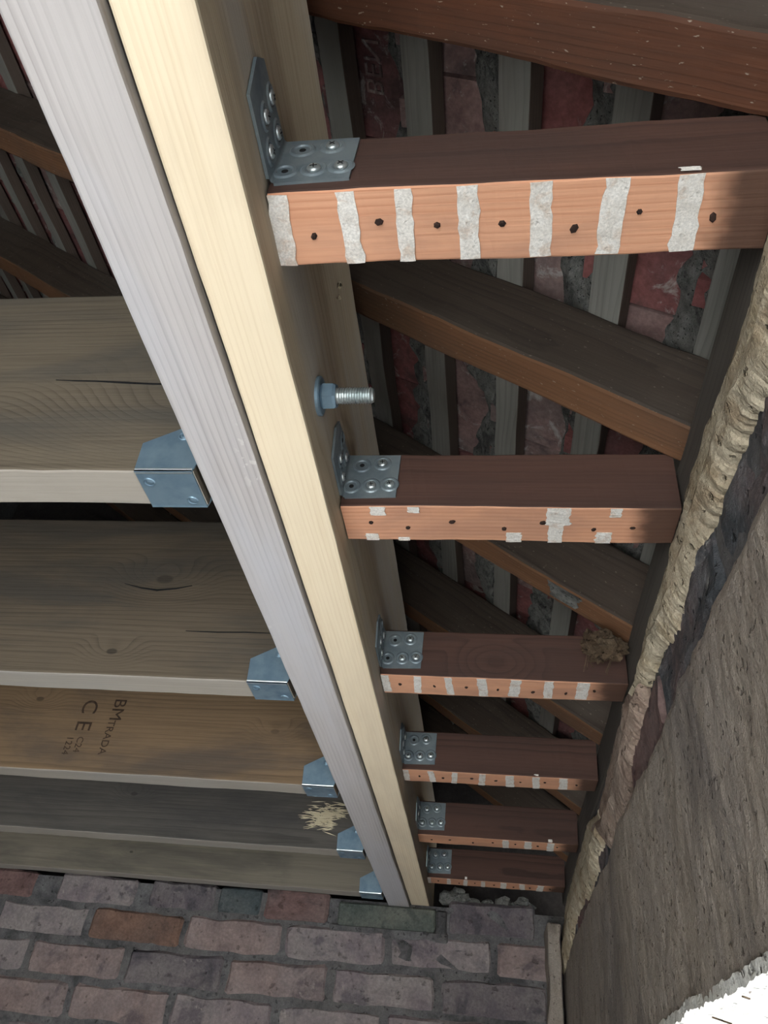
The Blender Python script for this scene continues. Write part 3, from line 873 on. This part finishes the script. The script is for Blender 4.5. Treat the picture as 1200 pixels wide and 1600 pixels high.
# ink stamp: reads downwards on the near face (tops of the letters to the right)
j3 = left_joists[2]
for (body, sz, x, zt) in (('C E', 0.095, -1.72, 1.292), ('BM', 0.075, -1.585, 1.302), ('TRADA', 0.045, -1.585, 1.205), ('1224', 0.04, -1.74, 1.128), ('C24', 0.04, -1.695, 1.128)):
    o = link('stamp_lettering', text_mesh(body, sz * S, 0.00012), M['ink'], j3)
    w = Matrix.Translation(P(x, JL[2] - 0.0022, zt)) @ Matrix(((0, 1, 0), (0, 0, -1), (-1, 0, 0))).to_4x4()
    o.matrix_local = j3.matrix_basis.inverted() @ w

# ------------------------------------------------------------------ right joists
jr_label = ['old dark joist nearest the camera with seven white plaster stripes across its orange underside',
            'second old joist with smudged white patches under it, beside the bolt',
            'third old joist from the camera with white stripes and a knot in its dark face',
            'fourth old joist from the camera, thin striped orange underside',
            'fifth old joist from the camera, second from the brick wall',
            'farthest old joist, just above the crumbling head of the brick wall']
TR, DR = 0.128, 0.158
ZJ = 1.083
XE = XW + 0.008
right_joists = []
def mark_mesh(w, d, seed, th=0.0009):
    nx, ny = 3, 9
    V, F = [], []
    for s in (0, 1):
        for j in range(ny + 1):
            for i in range(nx + 1):
                u, v = i / nx, j / ny
                ex = (noise.noise(Vector((v * 5, seed, i))) * 0.16 + noise.noise(Vector((v * 14, seed + 4, i))) * 0.08) * w
                V.append(((u - 0.5) * w + (ex if i in (0, nx) else 0), v * d, th * s * (0.4 + 0.9 * abs(noise.noise(Vector((u * 5, v * 7, seed)))))))
    n = (nx + 1) * (ny + 1)
    for j in range(ny):
        for i in range(nx):
            a = j * (nx + 1) + i
            F.append((a, a + nx + 1, a + nx + 2, a + 1)); F.append((n + a, n + a + 1, n + a + nx + 2, n + a + nx + 1))
    for j in range(ny):
        a = j * (nx + 1); F.append((a, n + a, n + a + nx + 1, a + nx + 1))
        a += nx; F.append((a, a + nx + 1, n + a + nx + 1, n + a))
    for i in range(nx):
        a = i; F.append((a, a + 1, n + a + 1, n + a))
        a = ny * (nx + 1) + i; F.append((a, n + a, n + a + 1, a + 1))
    me = mesh('plaster_mark', V, F)
    b2 = bmesh.new(); b2.from_mesh(me); bmesh.ops.recalc_face_normals(b2, faces=b2.faces); b2.to_mesh(me); b2.free()
    return me
strip_x = [(-0.335, .024), (-0.232, .023), (-0.136, .024), (-0.039, .026), (0.066, .030), (0.166, .029), (0.270, .032)]
nb = bmesh.new()
lathe_bm(nb, [(0, 0.004 * S), (0.005 * S, 0.0035 * S), (0.007 * S, 0.001 * S), (0.0065 * S, -0.02 * S), (0, -0.02 * S)], 6)
nail_me = from_bm(nb, 'nail')
for i, y in enumerate(JR):
    L = XE - (XS + 0.004)
    me = timber('ceiling_joist', L * S, TR * S, DR * S, 400 + i, rad=0.0016, wob=0.0011, seg=26)
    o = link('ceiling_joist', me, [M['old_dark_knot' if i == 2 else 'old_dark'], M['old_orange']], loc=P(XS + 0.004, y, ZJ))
    tag(o, jr_label[i], 'joist', 'old joists on the right of the beam')
    right_joists.append(o)
    # plaster keys between the old laths
    if i in (0, 2, 3, 5, 4):
        for k, (x, w) in enumerate(strip_x):
            if i == 4 and k < 4: continue
            ww = w * (1.15 if i == 0 else 1.0) * rng.uniform(0.85, 1.15)
            pm = link('plaster_mark', mark_mesh(ww * S, (TR - 0.006) * S * (1 if i == 0 else rng.uniform(.9, 1)), i * 11 + k), M['mark'], o)
            pm.matrix_local = Matrix.Translation(((x + rng.uniform(-.006, .006) - (XS + 0.004)) * S, 0.003 * S, -0.0003)) @ Matrix.Rotation(rng.uniform(-.06, .06), 4, 'Z') @ Matrix.Scale(-1, 4, (0, 0, 1))
            if rng.random() < 0.3:          # smear that rides up the near face
                sm = link('plaster_smear', mark_mesh(ww * S * rng.uniform(0.5, 0.85), rng.uniform(0.006, 0.014) * S, i * 31 + k, 0.0004), M['mark'], o)
                sm.matrix_local = Matrix.Translation(((x - (XS + 0.004)) * S, -0.0002, 0.001)) @ Matrix.Rotation(math.pi / 2, 4, 'X')
    else:
        for k, (x, w, d0, d1) in enumerate(((-0.262, .034, 0, .03), (-0.285, .03, .10, .125), (-0.18, .026, 0, .02), (-0.21, .026, .112, .125), (0.045, .035, .09, .125), (0.14, .052, 0, .06), (0.138, .032, .05, .125), (0.262, .024, 0, .03), (0.245, .034, .085, .125))):
            pm = link('plaster_mark', mark_mesh(w * S, (d1 - d0) * S, 70 + k), M['mark'], o)
            pm.matrix_local = Matrix.Translation(((x - (XS + 0.004)) * S, (d0 + 0.002) * S, -0.0003)) @ Matrix.Scale(-1, 4, (0, 0, 1))
    for k in range(7):
        x = -0.287 + 0.1 * k + rng.uniform(-0.012, 0.012)
        nl = link('nail', nail_me, M['rust'], o)
        nl.matrix_local = Matrix.Translation(((x - (XS + 0.004)) * S, (0.065 + rng.uniform(-.012, .015)) * S, 0.0)) @ Matrix.Rotation(math.pi + rng.uniform(-.3, .3), 4, 'X') @ Matrix.Rotation(rng.uniform(0, 2), 4, 'Z') @ Matrix.Diagonal((rng.uniform(.6, 1.3), rng.uniform(.5, .9), 1, 1))

# ------------------------------------------------------------------ angle brackets
sb = bmesh.new()
lathe_bm(sb, [(0.0105 * S, 0.0), (0.0112 * S, 0.0015 * S), (0.0106 * S, 0.0038 * S), (0.0085 * S, 0.0056 * S), (0.005 * S, 0.0064 * S), (0, 0.0067 * S)], 18)
screw_me = from_bm(sb, 'screw', True)
cb = bmesh.new()
box_bm(cb, (-0.0055 * S, -0.0009 * S, 0), (0.0055 * S, 0.0009 * S, 0.0070 * S)); box_bm(cb, (-0.0009 * S, -0.0055 * S, 0), (0.0009 * S, 0.0055 * S, 0.00695 * S))
cross_me = from_bm(cb, 'cross_recess')
def bracket(i, y):
    T = 0.005
    z0, z1 = ZJ + 0.020, ZJ + 0.150
    w = 0.127; leg = 0.155
    root = empty('angle_bracket', P(XS, y, z0))
    c = root.location
    bm = bmesh.new()
    # joist leg (lies on the near face), beam leg (lies on the beam side, towards the camera), inner fold
    x0 = XS + 0.001
    b0, b1 = 0.010, 0.012
    extrude_poly(bm, [P(x0 + b0, y - 0.0003, z0) - c, P(x0 + w, y - 0.0003, z0 + 0.004) - c, P(x0 + w + 0.002, y - 0.0003, z1) - c, P(x0 + b0, y - 0.0003, z1) - c], Vector((0, -T * S, 0)))
    extrude_poly(bm, [P(x0, y - b1, z0) - c, P(x0, y - leg + 0.02, z0) - c, P(x0, y - leg, z0 + 0.075) - c, P(x0, y - leg + 0.016, z1 - 0.02) - c, P(x0, y - b1, z1) - c], Vector((T * S, 0, 0)))
    seg = 6
    ra = []
    for zz in (z0, z1):
        ra.append([bm.verts.new(P(x0 + b0 + T * 0 + 0.0 - (b0 - T) * math.cos(math.pi / 2 * k / seg) , y - T - (b1 - T) * (1 - math.sin(math.pi / 2 * k / seg)), zz) - c) for k in range(seg + 1)])
    for k in range(seg):
        bm.faces.new((ra[0][k], ra[0][k + 1], ra[1][k + 1], ra[1][k]))
    ring = [(0.012 * S, 0.0), (0.0145 * S, 0.0022 * S), (0.0185 * S, 0.0022 * S), (0.022 * S, 0.0)]
    hole = [(0.0, 0.0004 * S), (0.0052 * S, 0.0006 * S), (0.0056 * S, 0.0001 * S)]
    A = [(0.040, 0.098, i > 3), (0.088, 0.104, True), (0.022, 0.034, i > 2), (0.068, 0.036, True), (0.110, 0.040, True)]
    B = [(0.036, 0.036, True), (0.036, 0.096, True), (0.082, 0.050, True), (0.088, 0.100, i == 0)]
    spots = [(P(x0 + a, y - T - 0.0003, z0 + b), Matrix.Rotation(math.pi / 2, 4, 'X'), s) for a, b, s in A] + \
            [(P(x0 + T, y - a, z0 + b), Matrix.Rotation(math.pi / 2, 4, 'Y'), s) for a, b, s in B]
    for p, R, s in spots:
        lathe_bm(bm, ring, 22, Matrix.Translation(p - c) @ R)
        if not s: lathe_bm(bm, hole, 14, Matrix.Translation(p - c) @ R, 1)
    link('bracket_plate', from_bm(bm, 'bracket_plate'), [M['steel_b'], M['slot']], root)
    for p, R, s in spots:
        if not s: continue
        a = rng.uniform(0, 1.5)
        sc = link('screw', screw_me, M['zinc'], root)
        sc.matrix_local = Matrix.Translation(p - c) @ R @ Matrix.Rotation(a, 4, 'Z')
        link('cross_recess', cross_me, M['slot'], sc)
    return root
bl = ['steel angle bracket on the nearest old joist, large and with two empty holes', 'steel angle bracket on the second old joist below the protruding bolt', 'steel angle bracket on the third old joist with the knot',
      'steel angle bracket on the fourth old joist from the camera', 'steel angle bracket on the fifth old joist from the camera', 'steel angle bracket farthest away, above the padstone']
for i, y in enumerate(JR):
    tag(bracket(i, y), bl[i], 'angle bracket', 'angle brackets on the right of the beam')

# ------------------------------------------------------------------ bolt
bolt = empty('hex_bolt', P(XS, 1.035, 1.12))
tag(bolt, 'zinc bolt with washer and hexagonal nut sticking out of the beam side', 'bolt')
RX = Matrix.Rotation(math.pi / 2, 4, 'Y')
bm = bmesh.new(); lathe_bm(bm, [(0.0, 0.0), (0.040 * S, 0.0), (0.040 * S, 0.006 * S), (0.037 * S, 0.008 * S), (0.0, 0.008 * S)], 32, RX)
link('washer', from_bm(bm, 'washer'), M['steel'], bolt)
bm = bmesh.new()
hexr = 0.0285 * S
pr = [(0, 0.008), (0.86, 0.008), (1.0, 0.012), (1.0, 0.032), (0.86, 0.037), (0, 0.037)]
lathe_bm(bm, [(r_ * hexr, h * S) for r_, h in pr], 6, RX @ Matrix.Rotation(0.3, 4, 'Z'))
link('nut', from_bm(bm, 'nut'), M['steel'], bolt)
bm = bmesh.new()
pf = []
n_th = 15
for k in range(n_th):
    h0 = 0.03 + 0.0052 * k
    pf += [(0.0148 * S, h0 * S), (0.0172 * S, (h0 + 0.0026) * S)]
pf += [(0.0148 * S, (0.03 + 0.0052 * n_th) * S), (0.013 * S, (0.034 + 0.0052 * n_th) * S), (0, (0.034 + 0.0052 * n_th) * S)]
lathe_bm(bm, pf, 24, RX)
link('threaded_shank', from_bm(bm, 'threaded_shank'), M['zinc'], bolt)

# ------------------------------------------------------------------ rafters
rl = ['reddish brown rafter crossing the top right corner, nearest the camera', 'second rafter, orange-brown underside running down to the wall above the second old joist',
      'third rafter from the camera, partly plaster-smeared underside', 'fourth rafter from the camera, dark, seen between the second and third old joists',
      'fifth rafter from the camera, dark behind the fourth old joist', 'farthest rafter, almost lost in the dark above the wall']
x_lo, x_hi = XW + 0.33, XL + 0.02
Lr = (x_lo - x_hi) / cph
dep = (RA1 - RA0) * cph
for i, y in enumerate(JR):
    w = 0.112
    me = timber('rafter', Lr * S, w * S, dep * S, 500 + i, rad=0.004, wob=0.0022, seg=150)
    # local X up the slope (-X, +Z world); thickness then must run -Y -> start at far face
    ex = Vector((-cph, 0, sph)); ez = Vector((sph, 0, cph)); ey = ez.cross(ex)
    R = Matrix((ex, ey, ez)).transposed().to_4x4()
    yy = (y - 0.004) if ey.y < 0 else (y - w - 0.004)
    R.translation = P(x_lo, yy, RA0 - RT * x_lo)
    o = link('rafter', me, [M['rafter_dark'], M['rafter_red' if i == 0 else 'rafter_under']], mtx=R)
    tag(o, rl[i], 'rafter', 'rafters under the roof tiles')
    if i == 2:
        pm = link('plaster_smear', mark_mesh(0.11 * S, 0.07 * S, 5.5), M['torching'], o)
        pm.matrix_local = Matrix.Translation(((x_lo - 0.22) / cph * S, 0.03 * S, -0.0012)) @ Matrix.Scale(-1, 4, (0, 0, 1))

# clump of old hair plaster hanging at the foot of the third rafter
cl = link('plaster_clump', lump('plaster_clump', 0.05 * S, 9, 0.55, 4, (1.15, 0.7, 0.9)), M['clump'], loc=P(0.322, JR[2] - 0.058, 1.172))
tag(cl, 'brown hairy clump of old plaster at the foot of the third rafter', 'plaster')
for k in range(6):
    bm = bmesh.new()
    L = rng.uniform(0.03, 0.07) * S
    box_bm(bm, (-0.0004, -0.0004, -L), (0.0004, 0.0004, 0))
    o = link('hair_strand', from_bm(bm, 'hair_strand'), M['clump'], cl)
    o.location = Vector((rng.uniform(-.05, .05) * S, rng.uniform(-.03, 0) * S, -0.035 * S)); o.rotation_euler = (rng.uniform(-.4, .4), rng.uniform(-.5, .5), 0)

# raised maker's letters on one tile underside
if tile_near is not None:
    me = text_mesh('BEN', 0.075 * S, 0.0012)
    o = link('raised_lettering', me, M['tile_b'], tile_near)
    o.matrix_local = Matrix(((-1 if EXD > 0 else 1, 0, 0, 0.10 * S * EXD), (0, 1, 0, 0.13 * S), (0, 0, -1, -0.001), (0, 0, 0, 1)))
